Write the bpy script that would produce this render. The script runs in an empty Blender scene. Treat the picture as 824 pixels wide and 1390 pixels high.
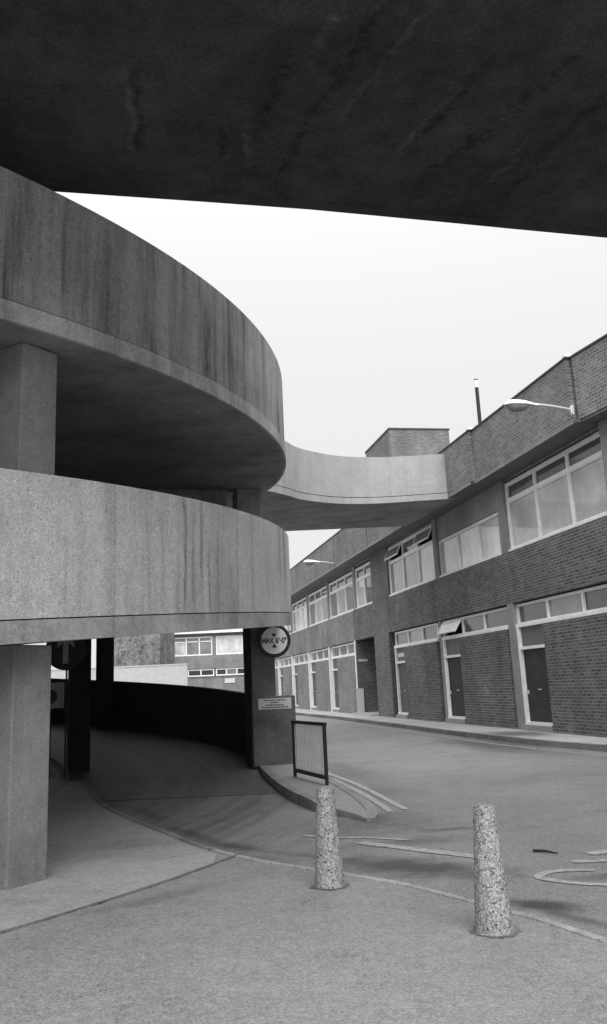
import bpy, bmesh, math, random
from mathutils import Vector, Matrix, noise
random.seed(7)
R = math.radians
scene = bpy.context.scene
COL = scene.collection

# ------------------------------------------------------------------ materials
class NT:
    def __init__(s, name):
        s.m = bpy.data.materials.new(name); s.m.use_nodes = True
        s.t = s.m.node_tree; s.b = s.t.nodes['Principled BSDF']
        s.out = s.t.nodes['Material Output']
    def n(s, typ, **kw):
        o = s.t.nodes.new(typ)
        for k, v in kw.items():
            if k in o.inputs.keys() if isinstance(k, str) else False: o.inputs[k].default_value = v
            else: setattr(o, k, v)
        return o
    def l(s, a, b): s.t.links.new(a, b)
    def math(s, op, a, b=None, c=None, clamp=False):
        o = s.t.nodes.new('ShaderNodeMath'); o.operation = op; o.use_clamp = clamp
        for i, v in enumerate((a, b, c)):
            if v is None: continue
            if isinstance(v, (int, float)): o.inputs[i].default_value = v
            else: s.l(v, o.inputs[i])
        return o.outputs[0]
    def comb(s, x=0., y=0., z=0.):
        o = s.t.nodes.new('ShaderNodeCombineXYZ')
        for i, v in enumerate((x, y, z)):
            if isinstance(v, (int, float)): o.inputs[i].default_value = v
            else: s.l(v, o.inputs[i])
        return o.outputs[0]
    def obj(s):
        o = s.t.nodes.new('ShaderNodeTexCoord'); x = s.t.nodes.new('ShaderNodeSeparateXYZ')
        s.l(o.outputs['Object'], x.inputs[0]); return o.outputs['Object'], x.outputs[0], x.outputs[1], x.outputs[2]
    def noise(s, vec, scale=5., detail=4., rough=.6, dist=0.):
        o = s.t.nodes.new('ShaderNodeTexNoise'); s.l(vec, o.inputs['Vector'])
        o.inputs['Scale'].default_value = scale; o.inputs['Detail'].default_value = detail
        o.inputs['Roughness'].default_value = rough; o.inputs['Distortion'].default_value = dist
        return o.outputs['Fac']
    def ramp(s, f, a, b, lo=0., hi=1.):       # map range, clamped
        o = s.t.nodes.new('ShaderNodeMapRange'); s.l(f, o.inputs[0])
        o.inputs[1].default_value = a; o.inputs[2].default_value = b
        o.inputs[3].default_value = lo; o.inputs[4].default_value = hi
        return o.outputs[0]
    def col(s, v):                            # grey value -> base colour
        s.l(s.comb(v, v, v), s.b.inputs['Base Color'])
    def bump(s, h, strength=.3, dist=.01):
        o = s.t.nodes.new('ShaderNodeBump'); s.l(h, o.inputs['Height'])
        o.inputs['Strength'].default_value = strength; o.inputs['Distance'].default_value = dist
        s.l(o.outputs[0], s.b.inputs['Normal'])

def plain(name, v, rough=.6, spec=.5, var=.12, metallic=0.):
    t = NT(name); o, x, y, z = t.obj()
    f = t.ramp(t.noise(o, 3., 6., .7), .3, .7, v*(1-var), v*(1+var))
    t.col(f); t.b.inputs['Roughness'].default_value = rough
    t.b.inputs['Specular IOR Level'].default_value = spec; t.b.inputs['Metallic'].default_value = metallic
    return t.m

def concrete(name, base, streak=.5, polar=False, speck=.35, blotch=.25, horiz=False, fine=1., drips=(), pits=.62, seams=()):
    """board-marked weathered concrete: rain streaks run down z, speckle of aggregate"""
    t = NT(name); o, x, y, z = t.obj()
    if polar:
        u = t.math('MULTIPLY', t.math('ARCTAN2', y, x), 12.3)
    else:
        u = t.math('ADD', x, t.math('MULTIPLY', y, 1.))
    wob = t.math('MULTIPLY', t.math('SUBTRACT', t.noise(o, 1.3, 3.), .5), .12)
    uw = t.math('ADD', u, wob)
    s1 = t.noise(t.comb(t.math('MULTIPLY', uw, 2.4), 0., t.math('MULTIPLY', z, .16)), 1., 5., .62)
    s2 = t.noise(t.comb(t.math('MULTIPLY', uw, 9.), 3.3, t.math('MULTIPLY', z, .45)), 1., 4., .6)
    mask = t.ramp(t.noise(t.comb(t.math('MULTIPLY', u, .45), 7., t.math('MULTIPLY', z, .5)), 1., 2.), .38, .62)
    k1 = t.ramp(s1, .47, .72); k2 = t.ramp(s2, .5, .8)
    dark = t.math('MULTIPLY', t.math('ADD', t.math('MULTIPLY', k1, .75), t.math('MULTIPLY', k2, .45)), t.math('MULTIPLY', t.math('ADD', mask, .25), streak))
    light = t.math('MULTIPLY', t.ramp(s2, .5, .25), .12*streak)
    bl = t.ramp(t.noise(o, .9, 6., .68), .3, .7, -blotch, blotch)
    bl2 = t.ramp(t.noise(o, 7., 5., .7), .3, .7, -blotch*.45, blotch*.45)
    sp = t.ramp(t.noise(o, 95.*fine, 2., .8), .3, .7, -speck*.75, speck*.75)
    cl = t.ramp(t.noise(o, 19., 3., .7), .3, .7, -speck*.22, speck*.22)
    sp = t.math('ADD', sp, cl)
    v = t.math('MULTIPLY', t.math('ADD', t.math('ADD', 1., bl), t.math('ADD', bl2, sp)), base)
    v = t.math('MULTIPLY', v, t.math('SUBTRACT', t.math('ADD', 1., light), dark, clamp=False))
    # small dark pock marks
    vo = t.t.nodes.new('ShaderNodeTexVoronoi'); t.l(o, vo.inputs['Vector']); vo.inputs['Scale'].default_value = 7.; vo.inputs['Randomness'].default_value = 1.
    pk = t.ramp(vo.outputs['Distance'], .04, .085, pits, 1.)
    v = t.math('MULTIPLY', v, pk)
    vo3 = t.t.nodes.new('ShaderNodeTexVoronoi'); t.l(o, vo3.inputs['Vector']); vo3.inputs['Scale'].default_value = 24.
    pk3 = t.ramp(vo3.outputs['Distance'], .09, .16, pits*.8, 1.)
    v = t.math('MULTIPLY', v, t.math('MAXIMUM', pk3, t.ramp(t.noise(o, 1.2, 4., .7), .46, .56, 1., 0.)))
    grain = t.ramp(t.noise(o, 48.*fine, 2., .8), .3, .7, 1-speck*.35, 1+speck*.35)
    v = t.math('MULTIPLY', v, grain)
    uj = t.math('ADD', u, t.math('MULTIPLY', t.math('SUBTRACT', t.noise(t.comb(t.math('MULTIPLY', u, 3.), 1.7, t.math('MULTIPLY', z, 1.6)), 1., 4.), .5), .16))
    rag = t.ramp(t.noise(t.comb(t.math('MULTIPLY', u, 22.), 1., t.math('MULTIPLY', z, 5.)), 1., 4., .7),     .35, .65, .4, 1.)
    for (du, dz0, dz1, dw, amt) in drips:        # individual stains of old run-off
        a1 = t.math('ABSOLUTE', t.math('SUBTRACT', uj, du))
        g = t.math('MULTIPLY', t.ramp(a1, 0., dw, 1., 0.), t.math('MULTIPLY', t.ramp(z, dz0-.15, dz0+.2), t.ramp(z, dz1+.25, dz1-.2)))
        v = t.math('MULTIPLY', v, t.math('SUBTRACT', 1., t.math('MULTIPLY', t.math('MULTIPLY', g, rag), amt)))
    for sj in seams:                             # construction joints
        v = t.math('MULTIPLY', v, t.ramp(t.math('ABSOLUTE', t.math('SUBTRACT', uj, sj)), .008, .022, .82, 1.))
    v = t.math('MAXIMUM', v, .01)
    t.col(v); t.b.inputs['Roughness'].default_value = .9; t.b.inputs['Specular IOR Level'].default_value = .25
    t.bump(t.noise(o, 30., 5., .7), .35, .01)
    return t.m

def brick(name, b1, b2, mortar, sc=1., rough_var=.3):
    t = NT(name); o, x, y, z = t.obj()
    v = t.comb(t.math('ADD', x, t.math('MULTIPLY', y, 1.)), z, 0.)
    bt = t.t.nodes.new('ShaderNodeTexBrick'); t.l(v, bt.inputs['Vector'])
    bt.inputs['Color1'].default_value = (b1,)*3+(1,); bt.inputs['Color2'].default_value = (b2,)*3+(1,)
    bt.inputs['Mortar'].default_value = (mortar,)*3+(1,)
    bt.inputs['Scale'].default_value = 1.; bt.inputs['Brick Width'].default_value = .225*sc
    bt.inputs['Row Height'].default_value = .075*sc; bt.inputs['Mortar Size'].default_value = .011*sc
    bt.inputs['Mortar Smooth'].default_value = .2; bt.inputs['Bias'].default_value = -.1
    sx = t.t.nodes.new('ShaderNodeSeparateXYZ'); t.l(bt.outputs['Color'], sx.inputs[0])
    bl = t.ramp(t.noise(o, .5, 6., .65), .3, .7, 1-rough_var, 1+rough_var*.7)
    sp = t.ramp(t.noise(o, 25., 3., .7), .3, .7, .75, 1.25)
    st = t.noise(t.comb(t.math('MULTIPLY', t.math('ADD', x, y), 1.6), 0., t.math('MULTIPLY', z, .2)), 1., 4.)
    st = t.ramp(st, .5, .75, 1., .78)
    t.col(t.math('MULTIPLY', t.math('MULTIPLY', sx.outputs[0], bl), t.math('MULTIPLY', sp, st)))
    t.b.inputs['Roughness'].default_value = .9; t.b.inputs['Specular IOR Level'].default_value = .2
    t.bump(bt.outputs['Fac'], -.4, .01) if False else t.bump(t.math('SUBTRACT', 1., bt.outputs['Fac']), .5, .008)
    return t.m

def ground_mat(name, base, speck=.4, blotch=.2, blobs=(), tracks=False, arcs=None, rough=.62, cracks=.4, dk=.3, stones=0.):
    t = NT(name); o, x, y, z = t.obj()
    bl = t.ramp(t.noise(o, .35, 6., .65), .3, .7, -blotch, blotch)
    bl2 = t.ramp(t.noise(o, 2.6, 5., .7), .3, .7, -blotch*.6, blotch*.6)
    sp = t.ramp(t.noise(o, 70., 2., .8), .3, .7, -speck, speck)
    sp2 = t.ramp(t.noise(o, 24., 3., .8), .3, .7, -speck*.5, speck*.5)
    sp3 = t.ramp(t.noise(o, 9., 4., .75), .35, .65, -blotch*.5, blotch*.5)
    worn = t.ramp(t.noise(o, .9, 5., .72, .4), .52, .66, 0., -blotch*1.1)
    v = t.math('ADD', t.math('ADD', 1., bl), t.math('ADD', t.math('ADD', bl2, sp), t.math('ADD', sp2, t.math('ADD', sp3, worn))))
    ck = t.t.nodes.new('ShaderNodeTexVoronoi'); ck.feature = 'DISTANCE_TO_EDGE'
    wv = t.t.nodes.new('ShaderNodeVectorMath'); wv.operation = 'ADD'; t.l(o, wv.inputs[0])
    wn0 = t.math('MULTIPLY', t.math('SUBTRACT', t.noise(o, 2.2, 5., .7), .5), 1.1); t.l(t.comb(wn0, wn0, 0.), wv.inputs[1])
    t.l(wv.outputs[0], ck.inputs['Vector']); ck.inputs['Scale'].default_value = .33
    ckm = t.ramp(t.noise(o, .6, 2.), .5, .6)
    v = t.math('SUBTRACT', v, t.math('MULTIPLY', t.ramp(ck.outputs['Distance'], .0, .006, cracks, 0.), ckm))
    v = t.math('MULTIPLY', v, base)
    wn = t.math('SUBTRACT', t.noise(o, 3.5, 5., .7), .5)
    for (bx, by, rx, ry, rot, amt) in blobs:     # oil and damp stains with a shape of their own
        dx = t.math('SUBTRACT', x, bx); dy = t.math('SUBTRACT', y, by)
        c, s_ = math.cos(rot), math.sin(rot)
        ux = t.math('DIVIDE', t.math('ADD', t.math('MULTIPLY', dx, c), t.math('MULTIPLY', dy, s_)), rx)
        uy = t.math('DIVIDE', t.math('SUBTRACT', t.math('MULTIPLY', dy, c), t.math('MULTIPLY', dx, s_)), ry)
        rr = t.math('SQRT', t.math('ADD', t.math('MULTIPLY', ux, ux), t.math('MULTIPLY', uy, uy)))
        rr = t.math('ADD', rr, t.math('MULTIPLY', wn, 1.6))
        v = t.math('MULTIPLY', v, t.ramp(rr, .35, 1.15, 1-amt, 1.))
    if arcs:                                     # tyre-polished lanes that follow the curve of the ramp mouth
        cx, cy = arcs
        dx = t.math('SUBTRACT', x, cx); dy = t.math('SUBTRACT', y, cy)
        rr = t.math('SQRT', t.math('ADD', t.math('MULTIPLY', dx, dx), t.math('MULTIPLY', dy, dy)))
        w = t.noise(t.comb(t.math('MULTIPLY', rr, 1.9), t.math('MULTIPLY', wn, .6), t.math('MULTIPLY', t.math('ADD', x, y), .12)), 1., 4., .6)
        w2 = t.noise(t.comb(t.math('MULTIPLY', rr, 6.5), t.math('MULTIPLY', wn, .5), t.math('MULTIPLY', t.math('ADD', x, y), .1)), 1., 3., .6)
        near = t.ramp(t.math('ADD', rr, t.math('MULTIPLY', wn, .8)), 12.3, 14.0, 1., 0.)
        v = t.math('MULTIPLY', v, t.math('SUBTRACT', 1., t.math('MULTIPLY', near, t.math('ADD', t.ramp(w, .42, .66, -.1, .36), t.ramp(w2, .4, .65, -.1, .22)))))
        v = t.math('MULTIPLY', v, t.math('SUBTRACT', 1., t.math('MULTIPLY', near, dk)))  # tunnel shade put into the floor colour, deepening towards the ramp mouth
    if stones:                                   # mortar joints between kerbstones
        v = t.math('MULTIPLY', v, t.ramp(t.math('FRACT', t.math('DIVIDE', y, stones)), .0, .03, .35, 1.))
    t.col(t.math('MAXIMUM', v, .01))
    t.b.inputs['Roughness'].default_value = rough; t.b.inputs['Specular IOR Level'].default_value = .5
    t.bump(t.noise(o, 60., 3., .8), .35, .005)
    return t.m

CX, CY, RO, RI = -12.603, 13.594, 12.321, 8.6
M = {}
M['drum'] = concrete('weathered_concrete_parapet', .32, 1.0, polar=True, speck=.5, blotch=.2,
    drips=((-4.33, 4.85, 5.75, .13, .85), (-4.5, 5.1, 6.2, .07, .4), (-4.12, 4.6, 5.7, .07, .5), (-3.85, 5.0, 6.2, .08, .5), (-3.55, 4.7, 6.2, .06, .45), (-3.2, 4.8, 6., .09, .4), (-6.15, 4.4, 5.9, .12, .35), (-5.6, 4.4, 5.6, .1, .3), (-2.7, 4.9, 6.3, .06, .35)), seams=(-5.45,))
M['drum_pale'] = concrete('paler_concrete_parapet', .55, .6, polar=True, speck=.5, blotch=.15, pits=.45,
    drips=((-4.9, 2.3, 3.5, .045, .75), (-4.72, 2.3, 3.3, .03, .5), (-4.55, 2.6, 3.45, .05, .65), (-4.38, 2.2, 2.9, .05, .6), (-4.15, 2.2, 3.3, .05, .45), (-5.3, 2.3, 3.3, .05, .3), (-5.55, 2.3, 3.3, .04, .3), (-3.6, 2.3, 3.4, .05, .35), (-3.1, 2.3, 3.4, .05, .3), (-5.05, 2.2, 2.7, .07, .35)), seams=(-6.04,))
M['edge'] = concrete('concrete_slab_edge', .42, .5, polar=True, blotch=.3, seams=(-6.05, -9.1, -2.6))
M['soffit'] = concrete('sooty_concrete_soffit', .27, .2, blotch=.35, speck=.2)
M['groove'] = plain('shadow_groove_concrete', .03, .95, .1)
M['inner'] = plain('interior_shade_black', .028, .95, .08, .3)  # dimness of the ramp and room interiors put into the colour
M['column'] = concrete('concrete_column', .23, .3, blotch=.22, speck=.3)
M['pier'] = concrete('painted_concrete_pier', .13, .2, blotch=.35, speck=.3)
def over_mat():
    t = NT('stained_overhead_concrete'); o, x, y, z = t.obj()
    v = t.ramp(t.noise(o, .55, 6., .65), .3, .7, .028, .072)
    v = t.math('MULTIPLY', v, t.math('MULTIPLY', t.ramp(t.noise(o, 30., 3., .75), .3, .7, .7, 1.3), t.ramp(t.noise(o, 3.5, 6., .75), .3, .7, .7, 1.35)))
    wob = t.math('MULTIPLY', t.math('SUBTRACT', t.noise(o, 1.5, 5., .65), .5), .8)
    rag = t.noise(o, 8., 5., .75)
    for (x0, y0, x1, y1, w_, k_) in STAINS:
        L_ = math.hypot(x1-x0, y1-y0); ux, uy = (x1-x0)/L_, (y1-y0)/L_
        dx = t.math('SUBTRACT', x, x0); dy = t.math('SUBTRACT', y, y0)
        al = t.math('ADD', t.math('MULTIPLY', dx, ux), t.math('MULTIPLY', dy, uy))
        ac = t.math('ADD', t.math('SUBTRACT', t.math('MULTIPLY', dy, ux), t.math('MULTIPLY', dx, uy)), t.math('MULTIPLY', wob, .55))
        g = t.math('MULTIPLY', t.ramp(t.math('ABSOLUTE', ac), 0., w_, 1., 0.), t.math('MULTIPLY', t.ramp(al, -.1, .3), t.ramp(al, L_+.1, L_-.3)))
        g = t.math('MULTIPLY', g, t.ramp(rag, .42, .6))
        v = t.math('MULTIPLY', v, t.math('ADD', 1., t.math('MULTIPLY', g, k_*1.15 if k_ > 0 else k_*1.3)))
    t.col(v); t.b.inputs['Roughness'].default_value = .9; t.b.inputs['Specular IOR Level'].default_value = .2
    t.bump(t.noise(o, 20., 5., .7), .4, .01); return t.m
STAINS = ((.9, -.4, -.2, 2.3, .12, -.5), (2.6, .4, 1.3, 2.6, .14, -.5), (3.0, .9, 2.3, 2.9, .1, -.5), (1.2, -.3, .5, 1.3, .05, .9), (-.35, 1.0, -.45, 2.2, .07, .9), (-.55, 1.1, -.75, 1.9, .06, -.6), (.1, .2, -.3, 1.4, .1, -.55), (1.6, .6, 1.05, 2.0, .06, .8), (1.75, .5, 1.2, 1.9, .09, -.5), (-1.35, .4, -1.6, 1.7, .05, .9), (-1.28, .4, -1.5, 1.7, .09, -.6), (2.5, 1.4, 2.1, 2.6, .05, .9), (.6, -.6, .2, .6, .07, .7))
M['over'] = over_mat()
M['bridge'] = concrete('pale_bridge_concrete', .37, .22, blotch=.12, speck=.32)
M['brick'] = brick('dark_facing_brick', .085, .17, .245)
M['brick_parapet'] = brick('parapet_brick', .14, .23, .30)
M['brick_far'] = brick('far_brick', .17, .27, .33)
M['rubble'] = concrete('rough_rendered_wall', .17, .3, blotch=.6, speck=.6, fine=.06)
M['white'] = plain('white_painted_frame', .84, .5, .4, .12)
M['white_wall'] = plain('whitewashed_wall', .42, .8, .2, .12)
M['post'] = concrete('grey_concrete_post', .27, .2, blotch=.2, speck=.2)
M['door'] = plain('dark_painted_door', .025, .6, .25, .4)
M['door_grey'] = plain('grey_painted_door', .09, .6, .25, .25)
M['transom_panel'] = plain('grey_transom_panel', .12, .6, .4, .2)
M['coping'] = plain('dark_metal_coping', .06, .6, .3)
M['roof'] = plain('roof_felt', .15, .9, .1)
M['black'] = plain('black_painted_steel', .02, .55, .35, .3)
M['steel'] = plain('galvanised_steel', .55, .45, .5, .15)
M['lamp_white'] = plain('lamp_housing', .72, .45, .5, .1)
M['lamp_glass'] = plain('lamp_bowl', .2, .25, .6, .2)
M['sign_white'] = plain('sign_face_white', .74, .5, .3, .12)
M['dull_white'] = plain('dirty_sign_white', .3, .6, .3, .3)
M['sign_pale'] = plain('notice_face', .62, .5, .3, .08)
M['sign_black'] = plain('sign_lettering_black', .015, .5, .3, .1)
M['kerb'] = ground_mat('kerbstone', .42, .3, .3, stones=.75)
M['kerb_dark'] = ground_mat('dirty_kerbstone', .24, .3, .35, stones=.92)
M['mark'] = None
M['dirt'] = ground_mat('dirt_ring', .15, .5, .3)

def pane_mat(name, base, stripes=0., rough=.04, curtain=False):
    t = NT(name); o, x, y, z = t.obj()
    v = t.ramp(t.noise(o, 1.1, 4., .6), .3, .7, base*.7, base*1.3)
    if curtain:
        v = t.math('MULTIPLY', v, t.ramp(t.noise(t.comb(t.math('MULTIPLY', x, 12.), 0., t.math('MULTIPLY', z, .4)), 1., 2.), .3, .7, .7, 1.25))
    if stripes:
        w = t.math('SINE', t.math('MULTIPLY', z, 2*math.pi/stripes))
        v = t.math('MULTIPLY', v, t.ramp(w, -.6, .6, .78, 1.06))
    t.col(v); t.b.inputs['Roughness'].default_value = .5
    t.b.inputs['Coat Weight'].default_value = 1.; t.b.inputs['Coat Roughness'].default_value = rough
    t.b.inputs['Coat IOR'].default_value = 1.5
    return t.m
M['glass_dark'] = pane_mat('dark_window_glass', .03)
M['glass_mid'] = pane_mat('window_glass_grey', .2)
M['glass_blind'] = pane_mat('glass_over_slatted_blind', .52, stripes=.055)
M['glass_curtain'] = pane_mat('glass_over_net_curtain', .5, curtain=True)
M['glass_pale'] = pane_mat('glass_over_pale_blind', .6)

t = NT('worn_road_paint'); o, x, y, z = t.obj()
f = t.ramp(t.noise(o, 14., 6., .8), .4, .58, .26, .5); f2 = t.ramp(t.noise(o, 60., 2., .8), .3, .7, .8, 1.2)
t.col(t.math('MULTIPLY', f, f2)); t.b.inputs['Roughness'].default_value = .8; M['mark'] = t.m

t = NT('exposed_aggregate'); o, x, y, z = t.obj()
vo = t.t.nodes.new('ShaderNodeTexVoronoi'); t.l(o, vo.inputs['Vector']); vo.inputs['Scale'].default_value = 98.
vo2 = t.t.nodes.new('ShaderNodeTexVoronoi'); t.l(o, vo2.inputs['Vector']); vo2.inputs['Scale'].default_value = 98.
sx = t.t.nodes.new('ShaderNodeSeparateXYZ'); t.l(vo.outputs['Color'], sx.inputs[0])
v = t.ramp(sx.outputs[0], .0, 1., .24, .55)
v = t.math('MULTIPLY', v, t.ramp(sx.outputs[1], .9, .94, 1., .22))
v = t.math('MULTIPLY', v, t.ramp(vo.outputs['Distance'], .0, .8, 1.12, .6))
v = t.math('MULTIPLY', v, t.ramp(t.noise(o, 6., 3.), .3, .7, .8, 1.1))
t.col(v); t.b.inputs['Roughness'].default_value = .75
t.bump(t.math('SUBTRACT', 1., vo.outputs['Distance']), .6, .007); M['aggregate'] = t.m

M['road'] = ground_mat('asphalt_road', .235, .62, .17,
    blobs=[(-.85, 9.1, .6, .13, 2.25, .6), (-1.45, 10.1, .7, .12, 2.1, .55), (-2.2, 11.8, .9, .14, 2.0, .5), (.0, 8.35, .6, .1, -.65, .4), (.55, 10.6, .25, .6, .25, .4), (1.6, 5.95, .5, .08, -1.0, .5), (3.3, 25., .3, 3.5, .2, .3), (.75, 7.75, .95, .4, -.6, .75), (1.45, 6.33, .42, .16, -.55, .8), (2.2, 7.1, .35, .14, .1, .45), (1.33, 9.5, .35, .12, .2, .5), (.95, 8.9, .5, .25, .2, .4),
           (4.0, 20.6, .9, 3.2, .2, .55), (.9, 10.3, .5, 1., .3, .3), (.3, 9.9, .7, .6, 0., .3)], arcs=(CX, CY))
M['pave'] = ground_mat('asphalt_footway', .275, .42, .1, blobs=[(-1.1, 6.85, .7, .12, .75, .25)])
M['apron'] = ground_mat('concrete_apron', .39, .3, .14, blobs=[(-2.0, 9.0, 1.2, .8, 0, .15)])
M['far_pave'] = ground_mat('far_footway', .47, .3, .15, blobs=[(4.9, 22.2, .8, 1.5, .25, .7)])
M['ramp_floor'] = ground_mat('ramp_surface', .15, .5, .25, arcs=(0, 0), dk=.35)

# ------------------------------------------------------------------ helpers
def tag(o, label=None, cat=None, group=None, kind=None):
    if label: o['label'] = label
    if cat: o['category'] = cat
    if group: o['group'] = group
    if kind: o['kind'] = kind
    return o
def empty(name, loc=(0, 0, 0), rz=0., label=None, cat=None, group=None):
    o = bpy.data.objects.new(name, None); COL.objects.link(o)
    o.location = loc; o.rotation_euler = (0, 0, rz); o.empty_display_size = .2
    return tag(o, label, cat, group)
class MB:
    def __init__(s): s.v = []; s.f = []
    def box(s, x0, x1, y0, y1, z0, z1):
        if x0 > x1: x0, x1 = x1, x0
        if y0 > y1: y0, y1 = y1, y0
        if z0 > z1: z0, z1 = z1, z0
        b = len(s.v)
        s.v += [(x0,y0,z0),(x1,y0,z0),(x1,y1,z0),(x0,y1,z0),(x0,y0,z1),(x1,y0,z1),(x1,y1,z1),(x0,y1,z1)]
        s.f += [tuple(b+i for i in q) for q in ((0,3,2,1),(4,5,6,7),(0,1,5,4),(1,2,6,5),(2,3,7,6),(3,0,4,7))]
        return s
    def prism(s, pts, z0, z1):
        """pts counter-clockwise; z0/z1 numbers or per-point lists"""
        n = len(pts); b = len(s.v)
        a0 = z0 if isinstance(z0, (list, tuple)) else [z0]*n
        a1 = z1 if isinstance(z1, (list, tuple)) else [z1]*n
        area = sum(pts[i][0]*pts[(i+1)%n][1]-pts[(i+1)%n][0]*pts[i][1] for i in range(n))
        if area < 0: pts = pts[::-1]; a0 = a0[::-1]; a1 = a1[::-1]
        s.v += [(p[0], p[1], z) for p, z in zip(pts, a0)]+[(p[0], p[1], z) for p, z in zip(pts, a1)]
        s.f.append(tuple(b+i for i in range(n))[::-1]); s.f.append(tuple(b+n+i for i in range(n)))
        for i in range(n):
            j = (i+1) % n; s.f.append((b+i, b+j, b+n+j, b+n+i))
        return s
    def strip(s, A, B, zA0, zB0, th):
        """closed slab between two matching polylines of (x,y); bottoms zA0,zB0, thickness th"""
        n = len(A); b = len(s.v)
        for i in range(n):
            s.v += [(A[i][0], A[i][1], zA0[i]), (B[i][0], B[i][1], zB0[i]), (B[i][0], B[i][1], zB0[i]+th), (A[i][0], A[i][1], zA0[i]+th)]
        for i in range(n-1):
            p = b+4*i; q = p+4
            for k in range(4):
                k2 = (k+1) % 4; s.f.append((p+k, p+k2, q+k2, q+k))
        s.f.append((b, b+3, b+2, b+1)); e = b+4*(n-1); s.f.append((e, e+1, e+2, e+3))
        return s
    def tube(s, pts, r, seg=8):
        pts = [Vector(p) for p in pts]; b = len(s.v); n = len(pts)
        rr = r if isinstance(r, (list, tuple)) else [r]*n
        for i, p in enumerate(pts):
            d = (pts[min(i+1, n-1)]-pts[max(i-1, 0)]).normalized()
            u = d.cross(Vector((0, 0, 1)));
            if u.length < .01: u = d.cross(Vector((1, 0, 0)))
            u.normalize(); w = d.cross(u)
            for k in range(seg):
                a = 2*math.pi*k/seg; s.v.append(tuple(p+(u*math.cos(a)+w*math.sin(a))*rr[i]))
        for i in range(n-1):
            for k in range(seg):
                k2 = (k+1) % seg; s.f.append((b+i*seg+k, b+i*seg+k2, b+(i+1)*seg+k2, b+(i+1)*seg+k))
        s.f.append(tuple(b+k for k in range(seg))); s.f.append(tuple(b+(n-1)*seg+k for k in range(seg))[::-1])
        return s
    def lathe(s, prof, seg=40, jitter=0.):
        b = len(s.v); n = len(prof)
        for i, (r, z) in enumerate(prof):
            for k in range(seg):
                a = 2*math.pi*k/seg; q = r
                if jitter: q += jitter*noise.noise(Vector((math.cos(a)*r*40, math.sin(a)*r*40, z*40)))
                s.v.append((q*math.cos(a), q*math.sin(a), z))
        for i in range(n-1):
            for k in range(seg):
                k2 = (k+1) % seg; s.f.append((b+i*seg+k, b+i*seg+k2, b+(i+1)*seg+k2, b+(i+1)*seg+k))
        s.f.append(tuple(b+k for k in range(seg))[::-1]); s.f.append(tuple(b+(n-1)*seg+k for k in range(seg)))
        return s
    def build(s, name, mat, parent=None, smooth=False, bevel=0., loc=None, label=None):
        me = bpy.data.meshes.new(name); me.from_pydata(s.v, [], s.f); me.validate()
        bm = bmesh.new(); bm.from_mesh(me); bmesh.ops.recalc_face_normals(bm, faces=bm.faces)
        if bevel:
            es = [e for e in bm.edges if len(e.link_faces) == 2 and e.calc_face_angle(0) > .6]
            bmesh.ops.bevel(bm, geom=es, offset=bevel, segments=2, affect='EDGES', profile=.6, clamp_overlap=True)
        bm.to_mesh(me); bm.free()
        me.materials.append(mat)
        if smooth:
            for p in me.polygons: p.use_smooth = True
            me.set_sharp_from_angle(angle=R(35))
        o = bpy.data.objects.new(name, me); COL.objects.link(o)
        if parent: o.parent = parent
        if loc: o.location = loc
        if label: o['label'] = label
        return o
def struct(o): o['kind'] = 'structure'; return o
def pol(r, th): return (r*math.cos(th), r*math.sin(th))
def offset_line(pts, d):
    out = []
    for i, p in enumerate(pts):
        a = Vector(pts[max(i-1, 0)][:2]); b = Vector(pts[min(i+1, len(pts)-1)][:2])
        t_ = (b-a).normalized(); out.append((p[0]-t_.y*d, p[1]+t_.x*d))
    return out
def smooth_line(pts, sub=6):
    """Catmull-Rom through the points (any dimension)"""
    P = [Vector(p) for p in pts]; out = []
    for i in range(len(P)-1):
        p0 = P[max(i-1, 0)]; p1 = P[i]; p2 = P[i+1]; p3 = P[min(i+2, len(P)-1)]
        for k in range(sub):
            t_ = k/sub
            out.append(tuple(.5*((2*p1)+(p2-p0)*t_+(2*p0-5*p1+4*p2-p3)*t_*t_+(3*p1-p0-3*p2+p3)*t_**3)))
    out.append(tuple(P[-1])); return out

# ------------------------------------------------------------------ ground
struct(MB().prism([(-400, -300), (400, -300), (400, 500), (-400, 500)], -.5, 0.).build('road', M['road']))
kerb_pts = smooth_line([(6.4, -5.), (3.7, 1.), (2.35, 3.7), (1.56, 5.28), (1.33, 5.76), (1.18, 5.97), (1.04, 6.22), (.83, 6.53), (.63, 6.83), (.19, 7.30), (-.22, 7.69),
            (-.61, 8.11), (-1.08, 8.79), (-1.58, 9.73), (-2.21, 10.96), (-2.93, 12.54), (-3.75, 15.0), (-4.25, 16.2)], 4)
arc = [(CX+8.55*math.cos(R(a)), CY+8.55*math.sin(R(a))) for a in range(22, 151, 8)]
struct(MB().prism([k[:2] for k in kerb_pts]+arc+[(-40, 22), (-40, -6)], -.02, .06).build('pavement', M['pave']))
ki = offset_line(kerb_pts, .06)
nk = sum(1 for k in kerb_pts if k[1] < 8.6)
struct(MB().strip([k[:2] for k in kerb_pts[:nk]], ki[:nk], [-.02]*nk, [-.02]*nk, .0885).build('kerb', M['kerb']))
kr = len(ki)-nk+1
struct(MB().strip([k[:2] for k in kerb_pts[nk-1:]], ki[nk-1:], [-.02]*kr, [-.02]*kr, .0884).build('kerb', M['kerb_dark']))
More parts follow.
